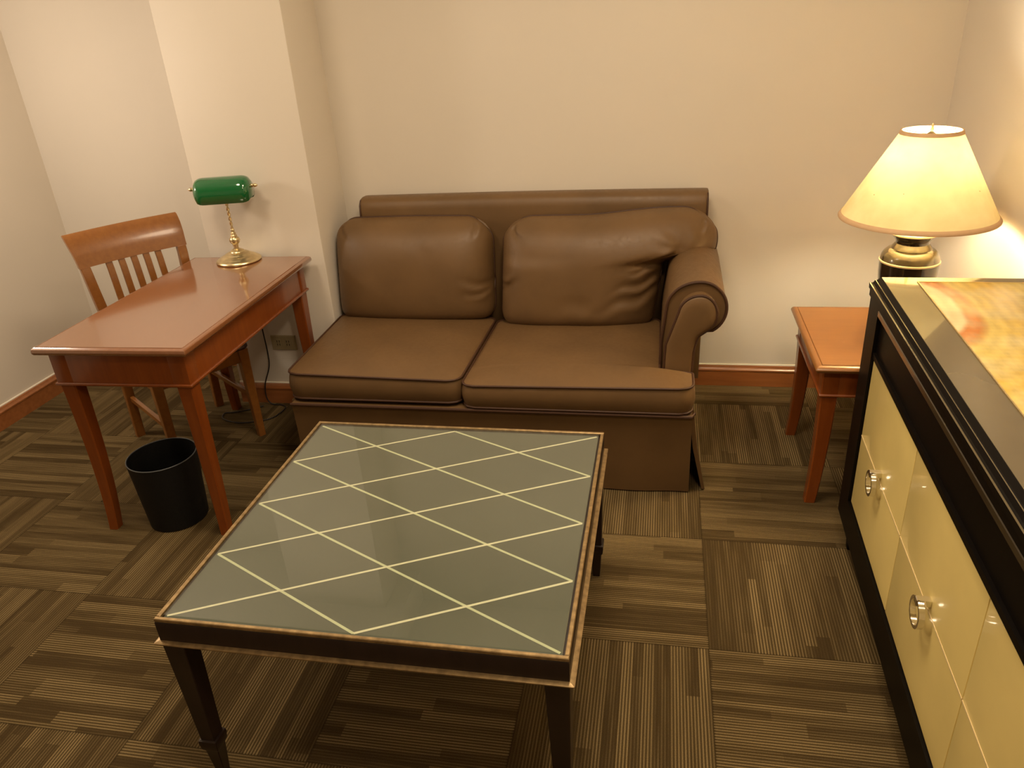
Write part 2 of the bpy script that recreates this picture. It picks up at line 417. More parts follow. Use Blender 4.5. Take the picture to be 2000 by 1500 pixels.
def seat_cushion(xl, xrf, y0, y1, ztop, zbot, rc=0.045, crown=0.028, sag=0.022, xback=0.0):
    """xrf(y) gives the right edge, so that the cushion can reach round the arm front"""
    bm = BM(); nu, nv = 44, 56
    def edge(v):
        y = y0+(y1-y0)*v
        l, r = xl+xback*v, xrf(y)
        d = min(y-y0, y1-y)
        ins = 0 if d > rc else rc-sqrt(max(0, rc*rc-(rc-d)**2))
        return y, l+ins, r-ins
    def warp(v): return v if 0 < v < 1 else v
    def top(u, v):
        v = 0.5-0.5*cos(pi*v) if False else v
        y, l, r = edge(v); x = l+(r-l)*u
        cu = 1-abs(2*u-1)**5; cv = 1-abs(2*v-1)**5
        z = ztop(u) - sag*v + crown*cu*cv + 0.004*cu*cv*noise.noise(Vector((x*5, y*5, 1.7)))
        return Vector((x, y, z))
    def bot(u, v):
        y, l, r = edge(v); return Vector((l+(r-l)*u, y, zbot))
    vs = [0.0, 0.012, 0.03, 0.055, 0.085] + [0.085+0.15*k/22 for k in range(1, 22)]+[0.235+0.68*k/34 for k in range(0, 34)] + [0.915, 0.945, 0.97, 0.988, 1.0]
    gt = [[bm.verts.new(top(i/(nu-1), v)) for i in range(nu)] for v in vs]
    gb = [[bm.verts.new(bot(i/(nu-1), v)) for i in range(nu)] for v in vs]
    fill_grid(bm, gt); fill_grid(bm, gb)
    bt, bb = border(gt), border(gb); cx, cy = (xl+xrf(y0))/2, (y0+y1)/2
    prev = bt; n = len(bt)
    # outward normals of the outline for the boxing's bulge
    outs = []
    for i in range(n):
        t = bt[(i+1) % n].co-bt[i-1].co; o = Vector((t.y, -t.x, 0))
        outs.append(o.normalized() if o.length > 1e-9 else Vector((0, 0, 0)))
    for s in (0.2, 0.4, 0.6, 0.8, 1.0):
        if s == 1.0: cur = bb
        else: cur = [bm.verts.new(bt[i].co.lerp(bb[i].co, s)+outs[i]*0.011*sin(pi*s)) for i in range(n)]
        for i in range(n):
            j = (i+1) % n
            try: bm.faces.new((prev[i], prev[j], cur[j], cur[i]))
            except ValueError: pass
        prev = cur
    loops = [[v.co.copy()+outs[i]*0.003+Vector((0, 0, dz)) for i, v in enumerate(lp)] for lp, dz in ((bt, 0.0), (bb, 0.003))]
    o = obj('seat_cushion', bm, M['leather'], sofa, 50)
    for lp in loops:
        bm = BM(); curve_piping(bm, lp); obj('piping', bm, M['piping'], o, 60)
    return o
SY0, SY1 = 2.405, 3.12
seat_cushion(-1.405, lambda y: -0.722, SY0+0.02, SY1, lambda u: 0.458-0.012*u, 0.352, xback=-0.045)
seat_cushion(-0.708, lambda y: 0.120-0.118*smooth01((y-2.538)/0.024), SY0, SY1, lambda u: 0.437+0.010*u, 0.346)

# base with its skirt
bm = BM()
sec = []
for x in [-1.40+k*(0.122+1.40)/40 for k in range(41)]:
    wob = 0.004*sin(x*9)+0.003*sin(x*23)
    sec.append([Vector((x, 2.405, 0.338)), Vector((x, 2.412, 0.30)), Vector((x, 2.418+wob*0.4, 0.15)), Vector((x, 2.428+wob, 0.006)),
                Vector((x, 2.445+wob, 0.006)), Vector((x, 2.47, 0.338))])
loft(bm, sec)
front_skirt = obj('front_skirt', bm, M['leather'], sofa, 50)
bm = BM(); tube(bm, [(-1.40, 2.402, 0.338), (-0.6, 2.402, 0.338), (0.120, 2.402, 0.338), (0.130, 2.43, 0.338)], 0.006)
obj('piping', bm, M['piping'], front_skirt)
bm = BM(); box(bm, -1.40, 0.110, 2.47, 3.33, 0.06, 0.34, 0.01); obj('seat_base', bm, M['leather'], sofa)
bm = BM()
sec = []
for k in range(25):
    y = 2.455+(3.33-2.455)*k/24
    fl = 0.045*(1-smooth01(k/10))
    wob = 0.004*sin(y*17)
    sec.append([Vector((0.112, y, 0.338)), Vector((0.128, y, 0.338)), Vector((0.134+fl*0.3, y, 0.18)), Vector((0.140+fl+wob, y, 0.006)),
                Vector((0.128+fl+wob, y, 0.006)), Vector((0.118+fl*0.3, y, 0.18))])
loft(bm, sec); obj('side_skirt', bm, M['leather'], sofa, 50)
bm = BM()
sec = []
for k in range(17):
    y = 2.44+(3.33-2.44)*k/16
    sec.append([Vector((-1.40, y, 0.338)), Vector((-1.412, y, 0.338)), Vector((-1.418, y, 0.006)), Vector((-1.405, y, 0.006))])
loft(bm, sec); obj('side_skirt', bm, M['leather'], sofa, 50)

# back frame
bm = BM(); rings = []
xs = [-1.335, -1.332, -1.322] + [-1.322+k*(0.168+1.322)/24 for k in range(1, 24)] + [0.168, 0.180, 0.184]
for x in xs:
    e = min(x+1.335, 0.184-x); s = 1.0 if e > 0.012 else 0.90+0.10*sqrt(max(0, e/0.012))
    zt = 0.945*(1-0.012*(1-s)) + 0.004*sin((x+1.335)/1.52*pi)
    prof = [(3.30, 0.06), (3.225, 0.40), (3.215, 0.80), (3.212, zt-0.05), (3.220, zt-0.02), (3.240, zt-0.004), (3.27, zt), (3.31, zt-0.002), (3.335, zt-0.02), (3.342, zt-0.06), (3.342, 0.06)]
    cy = 3.28
    rings.append([Vector((x, cy+(y-cy)*s, z)) for y, z in prof])
loft(bm, rings); bf = obj('back_frame', bm, M['leather'], sofa, 50)
for x in (-1.333, 0.182):
    bm = BM(); tube(bm, [(x, 3.213, 0.60), (x, 3.214, 0.88), (x, 3.218, 0.915), (x, 3.236, 0.934), (x, 3.27, 0.940), (x, 3.31, 0.938)], 0.004); obj('piping', bm, M['piping'], bf)

# back cushions: seam outline in (x, z), bulging to the front
def back_cushion(left, right, bottom, top, yb, lean, depth, creases, nu=64, nv=56, shoulder=None):
    bm = BM()
    ztop_of = lambda u: top(u)
    def seam(u, v):
        zt = top(u); zb = bottom(u); z = zb+(zt-zb)*v
        l, r = left(v), right(v); x = l+(r-l)*u
        return x, z
    def plane(z): return yb+lean*(z-0.43)/0.45
    def bul(s, p=3.2, q=2.0): return max(0.0, 1-abs(2*s-1)**p)**(1/q)
    def front(u, v):
        x, z = seam(u, v)
        d = depth*bul(u)*(bul(v, 3.0) if v > 0.5 else bul(v, 7.0)*(1-0.10*(1-2*v)**2))
        for (cu, cv, ang, ln, w, a) in creases:
            du, dv = (u-cu)*1.3, v-cv
            s = du*cos(ang)+dv*sin(ang); t = -du*sin(ang)+dv*cos(ang)
            t += 0.02*sin(s*22+cu*9)
            if -0.3*ln < s < ln:
                fade = (1-smooth01(s/ln))*smooth01((s+0.3*ln)/(0.3*ln))
                d += a*fade*(-math.exp(-(t/w)**2)+0.65*math.exp(-((t-1.7*w)/w)**2))
        d += 0.006*bul(u)*bul(v)*noise.noise(Vector((x*4.5, z*6, left(0.5)*3)))
        return Vector((x, plane(z)-d, z))
    def back(u, v):
        x, z = seam(u, v); return Vector((x, plane(z)+0.05*bul(u)*bul(v), z))
    us = [0.5-0.5*cos(pi*i/(nu-1)) for i in range(nu)]; vs = [0.5-0.5*cos(pi*j/(nv-1)) for j in range(nv)]
    gf = [[bm.verts.new(front(u, v)) for u in us] for v in vs]
    fill_grid(bm, gf); bd = border(gf); bset = {id(v) for v in bd}
    gb = []
    for j, v in enumerate(vs):
        row = []
        for i, u in enumerate(us):
            row.append(gf[j][i] if (i in (0, nu-1) or j in (0, nv-1)) else bm.verts.new(back(u, v)))
        gb.append(row)
    fill_grid(bm, gb)
    loop = [v.co.copy() for v in bd]
    o = obj('back_cushion', bm, M['leather'], sofa, 80)
    bm = BM(); curve_piping(bm, loop, 0.0045); obj('piping', bm, M['piping'], o, 60)
    return o
def corner(t, r, amt):      # rounds an edge function near t=0 or 1
    d = min(t, 1-t)
    return 0 if d > r else amt*(1-sqrt(max(0, 1-((r-d)/r)**2)))
back_cushion(lambda v: -1.455+0.008*v+corner(v, 0.12, 0.04)*(1.0 if v > 0.5 else 0.4),
             lambda v: -0.724-corner(v, 0.16, 0.055)*(1.0 if v > 0.5 else 0.5),
             lambda u: 0.422+corner(u, 0.08, 0.02), lambda u: 0.866-corner(u, 0.10, 0.045)+0.004*sin(pi*u),
             3.13, 0.075, 0.155,
             [(1.0, 0.40, pi*0.93, 0.30, 0.030, 0.012), (0.99, 0.34, pi*1.05, 0.25, 0.026, 0.010), (0.94, 0.93, pi*1.28, 0.13, 0.014, 0.015), (0.05, 0.95, -0.8, 0.10, 0.014, 0.013),
              (0.07, 0.92, -0.9, 0.15, 0.022, 0.008), (0.55, 0.95, -1.3, 0.5, 0.05, 0.004)])
def right_edge(v):
    return -0.030+0.045*min(v, 0.7)/0.7+0.190*smooth01((v-0.59)/0.13)+0.018*sin(pi*max(0, min(1, (v-0.62)/0.38)))-corner(v, 0.08 if v < 0.5 else 0.13, 0.03 if v < 0.5 else 0.05)
back_cushion(lambda v: -0.688+0.02*v+corner(v, 0.14, 0.055)*(1.0 if v > 0.5 else 0.5), right_edge,
             lambda u: 0.410+corner(u, 0.08, 0.02), lambda u: 0.870+0.026*smooth01((u-0.35)/0.5)-corner(u, 0.10, 0.048 if u < 0.5 else 0.050),
             3.10, 0.075, 0.165,
             [(0.93, 0.56, pi*1.02, 0.30, 0.022, 0.010), (0.96, 0.47, pi*1.08, 0.40, 0.030, 0.013), (0.90, 0.58, pi*0.92, 0.26, 0.026, 0.008),
              (0.84, 0.68, pi*0.75, 0.22, 0.028, 0.009), (0.82, 0.73, pi*0.58, 0.20, 0.026, 0.008), (0.95, 0.36, pi*1.10, 0.60, 0.045, 0.009),
              (0.0, 0.42, 0.35, 0.24, 0.030, 0.010), (0.01, 0.36, 0.85, 0.18, 0.026, 0.009), (0.06, 0.93, -0.9, 0.13, 0.014, 0.015), (0.955, 0.90, pi*1.25, 0.10, 0.013, 0.014),
              (0.91, 0.78, pi*0.45, 0.16, 0.022, 0.008), (0.55, 0.30, pi*1.05, 0.35, 0.07, 0.005)], nu=96, nv=80)

# scroll arm: outline in (x, z), swept in depth
def arm_outline(s=0.0):
    """s shrinks the roll; listed from the inner foot, over the roll, to the outer foot"""
    cx, cz, rx, rz = 0.139, 0.664-s*0.15, 0.094-s*1.10, 0.099-s*0.95
    pts = [(0.006+s*0.4, 0.10), (0.006+s*0.4, 0.42), (0.009+s*0.5, 0.54)]
    a0, a1 = 172, -58
    for k in range(29):
        a = radians(a0+(a1-a0)*k/28); pts.append((cx+rx*cos(a)*(1.0 if cos(a) > 0 else 1.22), cz+rz*sin(a)))
    pts += [(0.158-s*0.6, 0.578-s*0.05), (0.138-s*0.3, 0.555), (0.126-s*0.2, 0.51), (0.122-s*0.2, 0.42), (0.122-s*0.2, 0.10)]
    return pts
AF = 2.618
bm = BM(); o0 = arm_outline()
rings = []
for y, dx, dz in ((AF, 0.0, 0.0), (2.75, 0.001, 0.0), (2.95, 0.003, 0.0), (3.15, 0.005, 0.0), (3.26, 0.005, -0.004), (3.30, 0.004, -0.02)):
    rings.append([Vector((x+dx*smooth01((z-0.45)/0.2), y, z+dz*smooth01((z-0.45)/0.2))) for x, z in o0])
loft(bm, rings); arm = obj('arm', bm, M['leather'], sofa, 50)
bm = BM(); tube(bm, [(x, AF-0.002, z) for x, z in o0[1:-1]], 0.0055); obj('piping', bm, M['piping'], arm)
bm = BM(); o1 = arm_outline(0.032)
def shrink(pts, k, y):
    cx, cz = 0.10, 0.60
    return [Vector((cx+(x-cx)*k, y, cz+(z-cz)*(k if z > 0.45 else 1))) for x, z in pts]
loft(bm, [shrink(o1, 1, AF+0.005), shrink(o1, 1, AF-0.042), shrink(o1, 0.985, AF-0.048), shrink(o1, 0.93, AF-0.053), shrink(o1, 0.7, AF-0.057), shrink(o1, 0.3, AF-0.058)])
fp = obj('arm_front_panel', bm, M['leather'], arm, 50)
bm = BM(); tube(bm, [(x, AF-0.046, z) for x, z in o1[1:-1]], 0.0055); obj('panel_piping', bm, M['piping'], arm)

# ---------------------------------------------------------------- writing desk
DL, DW = 1.035, 0.565       # length along local y, width along local x
desk = thing('writing_desk', 'glossy reddish wooden writing desk carrying the green banker lamp', 'desk', (-1.778, 2.492, 0), radians(1.3))
def moulded_top(x, y, z0, z1, groove=0.014):
    bm = BM()
    slab(bm, -x, x, -y, y, [(0.018, z0), (0.006, z0+0.002), (0.001, z0+0.008), (0.0, z0+0.013), (0.003, z1-0.006), (0.010, z1-0.001), (groove-0.001, z1-0.0005),
                            (groove, z1-0.003), (groove+0.002, z1-0.003), (groove+0.0035, z1), (0.10, z1)], 0.006, 3)
    return bm
obj('desk_top', moulded_top(DW/2, DL/2, 0.722, 0.75), M['cherry_top'], desk)
AX, AY = DW/2-0.034, DL/2-0.034
bm = BM()
for (x0, x1, y0, y1) in ((-AX, AX, -AY, -AY+0.022), (-AX, AX, AY-0.022, AY), (AX-0.022, AX, -AY+0.022, AY-0.022), (-AX, -AX+0.022, -AY+0.022, AY-0.022)):
    box(bm, x0, x1, y0, y1, 0.605, 0.722, 0.002)
apron = obj('apron', bm, M['cherry'], desk)
bm = BM()
B = 0.007
for (x0, x1, y0, y1) in ((-AX-B, AX+B, -AY-B, -AY+0.004), (-AX-B, AX+B, AY-0.004, AY+B), (AX-0.004, AX+B, -AY, AY), (-AX-B, -AX+0.004, -AY, AY)):
    box(bm, x0, x1, y0, y1, 0.600, 0.611, 0.003)
obj('bead_moulding', bm, M['cherry'], apron)
def sabre(x, y, ztop, s0, s1, sx, sy, bow, n=12):
    """square tapered leg that bows outwards at its foot"""
    path, half = [], []
    for k in range(n+1):
        t = k/n; z = ztop*(1-t)
        off = bow*(t**3*1.25-t*0.25)
        path.append((x+sx*off, y+sy*off, z)); h = s0+(s1-s0)*t; half.append((h, h))
    bm = BM(); square_leg(bm, path, half); return bm
for sx in (-1, 1):
    for sy in (-1, 1):
        ins = 0.030
        obj('leg', sabre(sx*(AX-ins), sy*(AY-ins), 0.604, 0.0275, 0.018, sx*0.4, sy, 0.022), M['cherry'], desk)
        bm = BM(); box(bm, sx*(AX-0.030)-0.031, sx*(AX-0.030)+0.031, sy*(AY-0.030)-0.031, sy*(AY-0.030)+0.031, 0.604, 0.7215, 0.003)
        obj('corner_block', bm, M['cherry'], desk)

# ---------------------------------------------------------------- chair at the desk
chair = thing('desk_chair', 'reddish wooden slat-back chair tucked under the writing desk', 'chair', (-2.044, 2.696, 0), math.atan2(-0.58, 0.815))
# local +x is the way the chair faces
W = 0.192
def back_x(z):
    pts = [(0.0, -0.235), (0.20, -0.222), (0.44, -0.212), (0.60, -0.216), (0.78, -0.232), (0.86, -0.252), (0.91, -0.278), (0.95, -0.312)]
    for (z0, x0), (z1, x1) in zip(pts, pts[1:]):
        if z <= z1: return x0+(x1-x0)*(z-z0)/(z1-z0)
    return pts[-1][1]
TOPZ = 0.806
def spread(z): return W+0.026*smooth01((z-0.40)/0.5)
for s in (-1, 1):
    bm = BM(); zs = [TOPZ*(1-k/26) for k in range(27)]
    path = [(back_x(z), s*(spread(z)-0.012*(z > 0.44)), z) for z in zs]
    half = [(0.013+0.008*(1-abs(z-0.44)/0.5), 0.019) for z in zs]
    square_leg(bm, path, half, 0.003); obj('back_leg', bm, M['chair_wood'], chair)
    bm = BM(); square_leg(bm, [(0.205+0.006*t**2, s*(W-0.004), 0.425*(1-t)) for t in [k/8 for k in range(9)]], [(0.021-0.006*t, 0.021-0.006*t) for t in [k/8 for k in range(9)]], 0.003)
    obj('front_leg', bm, M['chair_wood'], chair)
    bm = BM(); box(bm, -0.20, 0.19, s*(W-0.004)-0.009, s*(W-0.004)+0.009, 0.185, 0.212, 0.003); obj('side_stretcher', bm, M['chair_wood'], chair)
bm = BM()
rings = []
for k in range(19):
    y = (-1+2*k/18)*(spread(0.9)+0.008)
    bowx = -0.018*(1-(y/spread(0.9))**2)
    zl = [0.806, 0.825, 0.845, 0.865, 0.885, 0.905, 0.922, 0.936]; wid = lambda z: 1+0.05*smooth01((z-0.80)/0.14)
    fr = [Vector((back_x(z)+0.013+bowx, y*wid(z), z)) for z in zl]; bk = [Vector((back_x(z)-0.012+bowx, y*wid(z), z)) for z in zl[::-1]]
    rings.append(fr+[Vector((back_x(0.936)+0.002+bowx, y*1.05, 0.941))]+bk)
loft(bm, rings); obj('crest_rail', bm, M['chair_wood'], chair, 40)
bm = BM(); box(bm, back_x(0.54)-0.011, back_x(0.54)+0.011, -spread(0.5)+0.01, spread(0.5)-0.01, 0.52, 0.56, 0.003); obj('lower_rail', bm, M['chair_wood'], chair)
for k in range(5):
    y = (k-2)*0.052
    bm = BM(); zs = [0.81-(0.81-0.545)*i/8 for i in range(9)]
    square_leg(bm, [(back_x(z)-0.014*(z-0.545)/0.265, y, z) for z in zs], [(0.006, 0.0135)]*9, 0.002); obj('slat', bm, M['chair_wood'], chair)
bm = BM(); box(bm, -0.205, 0.215, -W-0.012, W+0.012, 0.365, 0.428, 0.004); obj('seat_apron', bm, M['chair_wood'], chair)
bm = BM(); slab(bm, -0.215, 0.245, -W-0.022, W+0.022, [(0.012, 0.428), (0.0, 0.436), (0.0, 0.444), (0.008, 0.453), (0.03, 0.459), (0.09, 0.462)], 0.035, 5); obj('seat', bm, M['chair_seat'], chair, 50)

# ---------------------------------------------------------------- banker lamp
dl = thing('desk_lamp', 'brass banker lamp with a green glass shade on the desk', 'lamp', (-1.812, 2.940, 0.75), radians(13))
bm = BM(); lathe(bm, [(0.086, 0), (0.094, 0.002), (0.096, 0.006), (0.094, 0.011), (0.088, 0.015), (0.082, 0.017), (0.078, 0.021), (0.066, 0.027), (0.056, 0.030), (0.053, 0.034),
                      (0.042, 0.040), (0.032, 0.043), (0.029, 0.048), (0.020, 0.053), (0.012, 0.056)], seg=48)
obj('base', bm, M['brass'], dl, 40)
bm = BM(); lathe(bm, [(0.012, 0.055), (0.010, 0.064), (0.013, 0.070), (0.012, 0.076), (0.019, 0.082), (0.023, 0.092), (0.020, 0.102), (0.013, 0.108), (0.015, 0.113),
                      (0.010, 0.119), (0.012, 0.124), (0.007, 0.130), (0.008, 0.137), (0.0055, 0.142)], seg=24)
obj('stem_knob', bm, M['brass'], dl, 40)
bm = BM()
rings = []
for k in range(60):
    t = k/59; z = 0.14+0.19*t; a0 = t*9*pi
    rings.append([Vector((0.0052*cos(a)*(1+0.28*cos(2*(a-a0)))-0.0*t, 0.0052*sin(a)*(1+0.28*cos(2*(a-a0))), z)) for a in [2*pi*i/12 for i in range(12)]])
loft(bm, rings); obj('stem', bm, M['brass'], dl, 60)
# shade: rolled glass trough open underneath, ends rounded
HL, RS = 0.118, 0.060
def shade_shell(off):
    rings = []; n = 22
    for k in range(n+1):
        x = -HL+2*HL*k/n; e = (abs(x)/HL)
        rr = RS-off
        q = max(0, (e-0.66)/0.34); s = 1-0.42*(1-sqrt(max(0, 1-q*q)))
        ring = []
        for i in range(23):
            a = radians(-42+ (222+42)*i/22)       # from the low front lip, over the top, to the back lip
            ring.append(Vector((x*(1-off*0.2), -rr*1.0*cos(a)*s, 0.300+rr*1.05*sin(a)*s)))
        rings.append(ring)
    return rings
bm = BM()
ro, ri = shade_shell(0.0), shade_shell(0.005)
vo = loft(bm, ro, False, False); vi = loft(bm, ri, False, False)
for idx in (0, -1):
    for a, b in zip(range(22), range(1, 23)): pass
for k in range(len(vo)-1):
    for idx in (0, -1): bm.faces.new((vo[k][idx], vo[k+1][idx], vi[k+1][idx], vi[k][idx]))
for k in (0, -1):       # closed ends
    bm.faces.new(vo[k]); bm.faces.new(vi[k])
    for i in (0, -1): pass
    bm.faces.new((vo[k][0], vi[k][0], vi[k][-1], vo[k][-1]))
obj('glass_shade', bm, M['green'], dl, 50)
for s in (-1, 1):
    bm = BM(); tube(bm, [(s*(HL-0.004), 0, 0.318), (s*(HL+0.008), 0, 0.318), (s*(HL+0.0081), 0, 0.318), (s*(HL+0.014), 0, 0.318), (s*(HL+0.020), 0, 0.318), (s*(HL+0.027), 0, 0.318)],
                    lambda t: [0.0075, 0.0075, 0.004, 0.0085, 0.0075, 0.002][min(5, int(round(t*5)))], seg=14)
    obj('finial', bm, M['brass'], dl, 40)
# cord: over the back edge, down behind the desk, coiled on the carpet
def wl(p):
    v = Vector(p)-Vector((-1.812, 2.940, 0.75)); c, s = cos(-radians(13)), sin(-radians(13))
    return (v.x*c-v.y*s, v.x*s+v.y*c, v.z)
cp = [(-1.812, 3.0395, 0.7545), (-1.814, 3.0405, 0.745), (-1.822, 3.0395, 0.70), (-1.832, 3.036, 0.55), (-1.831, 3.034, 0.39), (-1.828, 3.030, 0.27), (-1.832, 3.022, 0.20), (-1.868, 3.015, 0.11),
      (-1.875, 3.012, 0.04), (-1.850, 3.008, 0.006), (-1.80, 3.005, 0.005), (-1.765, 2.975, 0.005), (-1.775, 2.89, 0.005), (-1.82, 2.845, 0.005), (-1.92, 2.815, 0.005),
      (-2.02, 2.845, 0.005), (-2.045, 2.90, 0.005), (-2.00, 2.915, 0.005), (-1.94, 2.945, 0.005), (-1.885, 2.985, 0.006)]
bm = BM(); tube(bm, spline(cp, 8), 0.0032, seg=8)
tag(obj('power_cord', bm, M['cord'], None, 60), 'thin black cord hanging behind the desk and coiled on the carpet', 'cord')

# ---------------------------------------------------------------- waste bin
wb = thing('waste_bin', 'round black waste bin on the carpet under the desk', 'bin', (-1.782, 2.100, 0))
bm = BM(); lathe(bm, [(0.100, 0), (0.105, 0.004), (0.122, 0.272), (0.118, 0.274), (0.101, 0.008), (0.001, 0.0075)], seg=48); obj('bucket', bm, M['bin'], wb, 40)
bm = BM(); tube(bm, [(0.121*cos(2*pi*k/64), 0.121*sin(2*pi*k/64), 0.2745) for k in range(64)], 0.0020, True, 8); obj('rim', bm, M['bin_rim'], wb, 60)

# ---------------------------------------------------------------- wall outlet
wo = thing('wall_outlet', 'tan double socket outlet on the pillar wall beside the desk', 'outlet', (-1.741, PY, 0.319))
bm = BM(); loft(bm, [[Vector((x*k, y, z*k)) for x, z in ((-0.062, -0.036), (0.062, -0.036), (0.062, 0.036), (-0.062, 0.036))] for y, k in ((0.0, 1.0), (-0.006, 1.0), (-0.009, 0.95))]); obj('plate', bm, M['plate'], wo)
for s in (-1, 1):
    bm = BM(); box(bm, s*0.024-0.014, s*0.024+0.014, -0.0115, -0.0085, -0.020, 0.020, 0.001); so = obj('socket', bm, M['plate'], wo)
    bm = BM()
    for q in (-0.008, 0.008): box(bm, s*0.024-0.0075, s*0.024-0.0045, -0.0122, -0.0112, q-0.005, q+0.005); box(bm, s*0.024+0.0045, s*0.024+0.0075, -0.0122, -0.0112, q-0.005, q+0.005)
    obj('slots', bm, M['slot'], so)

# ---------------------------------------------------------------- coffee table
ct = thing('coffee_table', 'square dark coffee table with a lattice-lined glass top', 'table', (-0.608, 1.524, 0), radians(-0.15))
HX, HY = 0.4535, 0.4440
bm = BM()
slab(bm, -HX, HX, -HY, HY, [(0.0, 0.455), (0.0, 0.505), (0.001, 0.5065)]); obj('apron', bm, M['dark_wood'], ct)
bm = BM()
for (x0, x1, y0, y1) in ((-HX, HX, -HY, -HY+0.0095), (-HX, HX, HY-0.0095, HY), (HX-0.0095, HX, -HY+0.0095, HY-0.0095), (-HX, -HX+0.0095, -HY+0.0095, HY-0.0095)):
    box(bm, x0, x1, y0, y1, 0.5066, 0.516, 0.0015)
obj('top_rim', bm, M['bronze'], ct)
bm = BM(); slab(bm, -HX-0.011, HX+0.011, -HY-0.011, HY+0.011, [(0.002, 0.4500), (0.0, 0.4503), (0.0, 0.4528), (0.003, 0.4540), (0.010, 0.4552)], 0.003, 2); obj('lower_lip', bm, M['bronze'], ct)
IX, IY = HX-0.0145, HY-0.0145
bm = BM(); box(bm, -IX, IX, -IY, IY, 0.5066, 0.5090); pn = obj('lattice_panel', bm, M['panel'], ct)
bm = BM()
def strip(bm, a, b, w=0.0031, z=0.50935):
    a, b = Vector(a), Vector(b); d = (b-a).normalized(); n = Vector((-d.y, d.x))*w
    bm.faces.new([bm.verts.new((p.x, p.y, z)) for p in (a-n, b-n, b+n, a+n)])
for fam in (1, -1):
    for k in range(-1, 6):
        # depth fraction b = fam*0.5*a + k/4, b from far (0) to near (1)
        pts = []
        a0, a1 = 0.0, 1.0
        f = lambda a: fam*0.5*a+k/4.0
        lo = [a for a in (0.0, 1.0)]
        for tgt in (0.0, 1.0):
            lo.append((tgt-k/4.0)/(fam*0.5))
        ok = sorted({round(a, 5) for a in lo if -1e-6 <= a <= 1+1e-6 and -1e-6 <= f(a) <= 1+1e-6})
        if len(ok) >= 2 and ok[-1]-ok[0] > 0.05:
            e = 0.988
            q = [((-1+2*a)*IX*e, (1-2*f(a))*IY*e) for a in (ok[0], ok[-1])]
            strip(bm, q[0], q[1], z=0.50935 if fam > 0 else 0.50955)
obj('lattice_lines', bm, M['inlay'], pn)
bm = BM(); slab(bm, -IX, IX, -IY, IY, [(0.001, 0.5095), (0.0, 0.5105), (0.0, 0.5145), (0.001, 0.5155)]); obj('glass_top', bm, M['glass'], ct)
for sx in (-1, 1):
    for sy in (-1, 1):
        x, y = sx*(HX-0.026), sy*(HY-0.026)
        bm = BM(); square_leg(bm, [(x, y, 0.445), (x, y, 0.130), (x, y, 0.128), (x, y, 0.120), (x, y, 0.100), (x, y, 0.094), (x, y, 0.090), (x, y, 0.0)],
                              [(0.026, 0.026), (0.0185, 0.0185), (0.023, 0.023), (0.024, 0.024), (0.022, 0.022), (0.019, 0.019), (0.017, 0.017), (0.011, 0.011)], 0.0015)
        obj('leg', bm, M['dark_wood'], ct, 25)

# ---------------------------------------------------------------- end table
et = thing('end_table', 'small reddish wooden end table under the lit table lamp', 'table', (0.782, 2.672, 0))
EX, EY = 0.275, 0.290
obj('table_top', moulded_top(EX, EY, 0.525, 0.55, 0.020), M['orange_top'], et)
bm = BM(); ax, ay = EX-0.032, EY-0.032
for (x0, x1, y0, y1) in ((-ax, ax, -ay, -ay+0.02), (-ax, ax, ay-0.02, ay), (ax-0.02, ax, -ay+0.02, ay-0.02), (-ax, -ax+0.02, -ay+0.02, ay-0.02)):
    box(bm, x0, x1, y0, y1, 0.435, 0.525, 0.002)
eap = obj('apron', bm, M['cherry'], et)
bm = BM()
for (x0, x1, y0, y1) in ((-ax-B, ax+B, -ay-B, -ay+0.004), (-ax-B, ax+B, ay-0.004, ay+B), (ax-0.004, ax+B, -ay, ay), (-ax-B, -ax+0.004, -ay, ay)):
    box(bm, x0, x1, y0, y1, 0.428, 0.438, 0.003)
obj('bead_moulding', bm, M['cherry'], eap)
for sx in (-1, 1):
    for sy in (-1, 1):
        obj('leg', sabre(sx*(ax-0.026), sy*(ay-0.026), 0.5245, 0.029, 0.019, sx*0.6, sy*0.4, 0.028), M['cherry'], et)

# ---------------------------------------------------------------- table lamp
tl = thing('table_lamp', 'lit table lamp with a cream cone shade behind the cabinet', 'lamp', (0.805, 2.62, 0.55))
bm = BM(); lathe(bm, [(0.062, 0), (0.066, 0.004), (0.066, 0.016), (0.052, 0.024), (0.046, 0.034), (0.060, 0.07), (0.076, 0.14), (0.085, 0.205), (0.0895, 0.25), (0.0905, 0.284)], seg=48); obj('vase_body', bm, M['vase'], tl, 40)
bm = BM(); lathe(bm, [(0.0905, 0.284), (0.0925, 0.286), (0.0925, 0.290), (0.0905, 0.292)], seg=48); obj('glaze_line', bm, M['vase_line'], tl, 40)
bm = BM(); lathe(bm, [(0.090, 0.292), (0.088, 0.304), (0.082, 0.316), (0.072, 0.326), (0.066, 0.329), (0.063, 0.330), (0.061, 0.334), (0.056, 0.340), (0.051, 0.347)], seg=48); obj('vase_shoulder', bm, M['vase_hi'], tl, 40)
bm = BM(); lathe(bm, [(0.051, 0.346), (0.050, 0.350), (0.054, 0.360), (0.065, 0.372), (0.071, 0.377)], seg=48); obj('vase_neck', bm, M['vase'], tl, 40)
bm = BM(); lathe(bm, [(0.071, 0.377), (0.0725, 0.380), (0.071, 0.384), (0.058, 0.387), (0.030, 0.391), (0.012, 0.394)], seg=48); obj('cap_plate', bm, M['vase_line'], tl, 40)
SB, ST, RB, RT = 0.434, 0.698, 0.233, 0.085
bm = BM()
prof = [(RB, SB), (RB+(RT-RB)*0.25, SB+(ST-SB)*0.25), (RB+(RT-RB)*0.5, SB+(ST-SB)*0.5), (RB+(RT-RB)*0.75, SB+(ST-SB)*0.75), (RT, ST)]
prof = [(RB+(RT-RB)*k/12, SB+(ST-SB)*k/12) for k in range(13)]
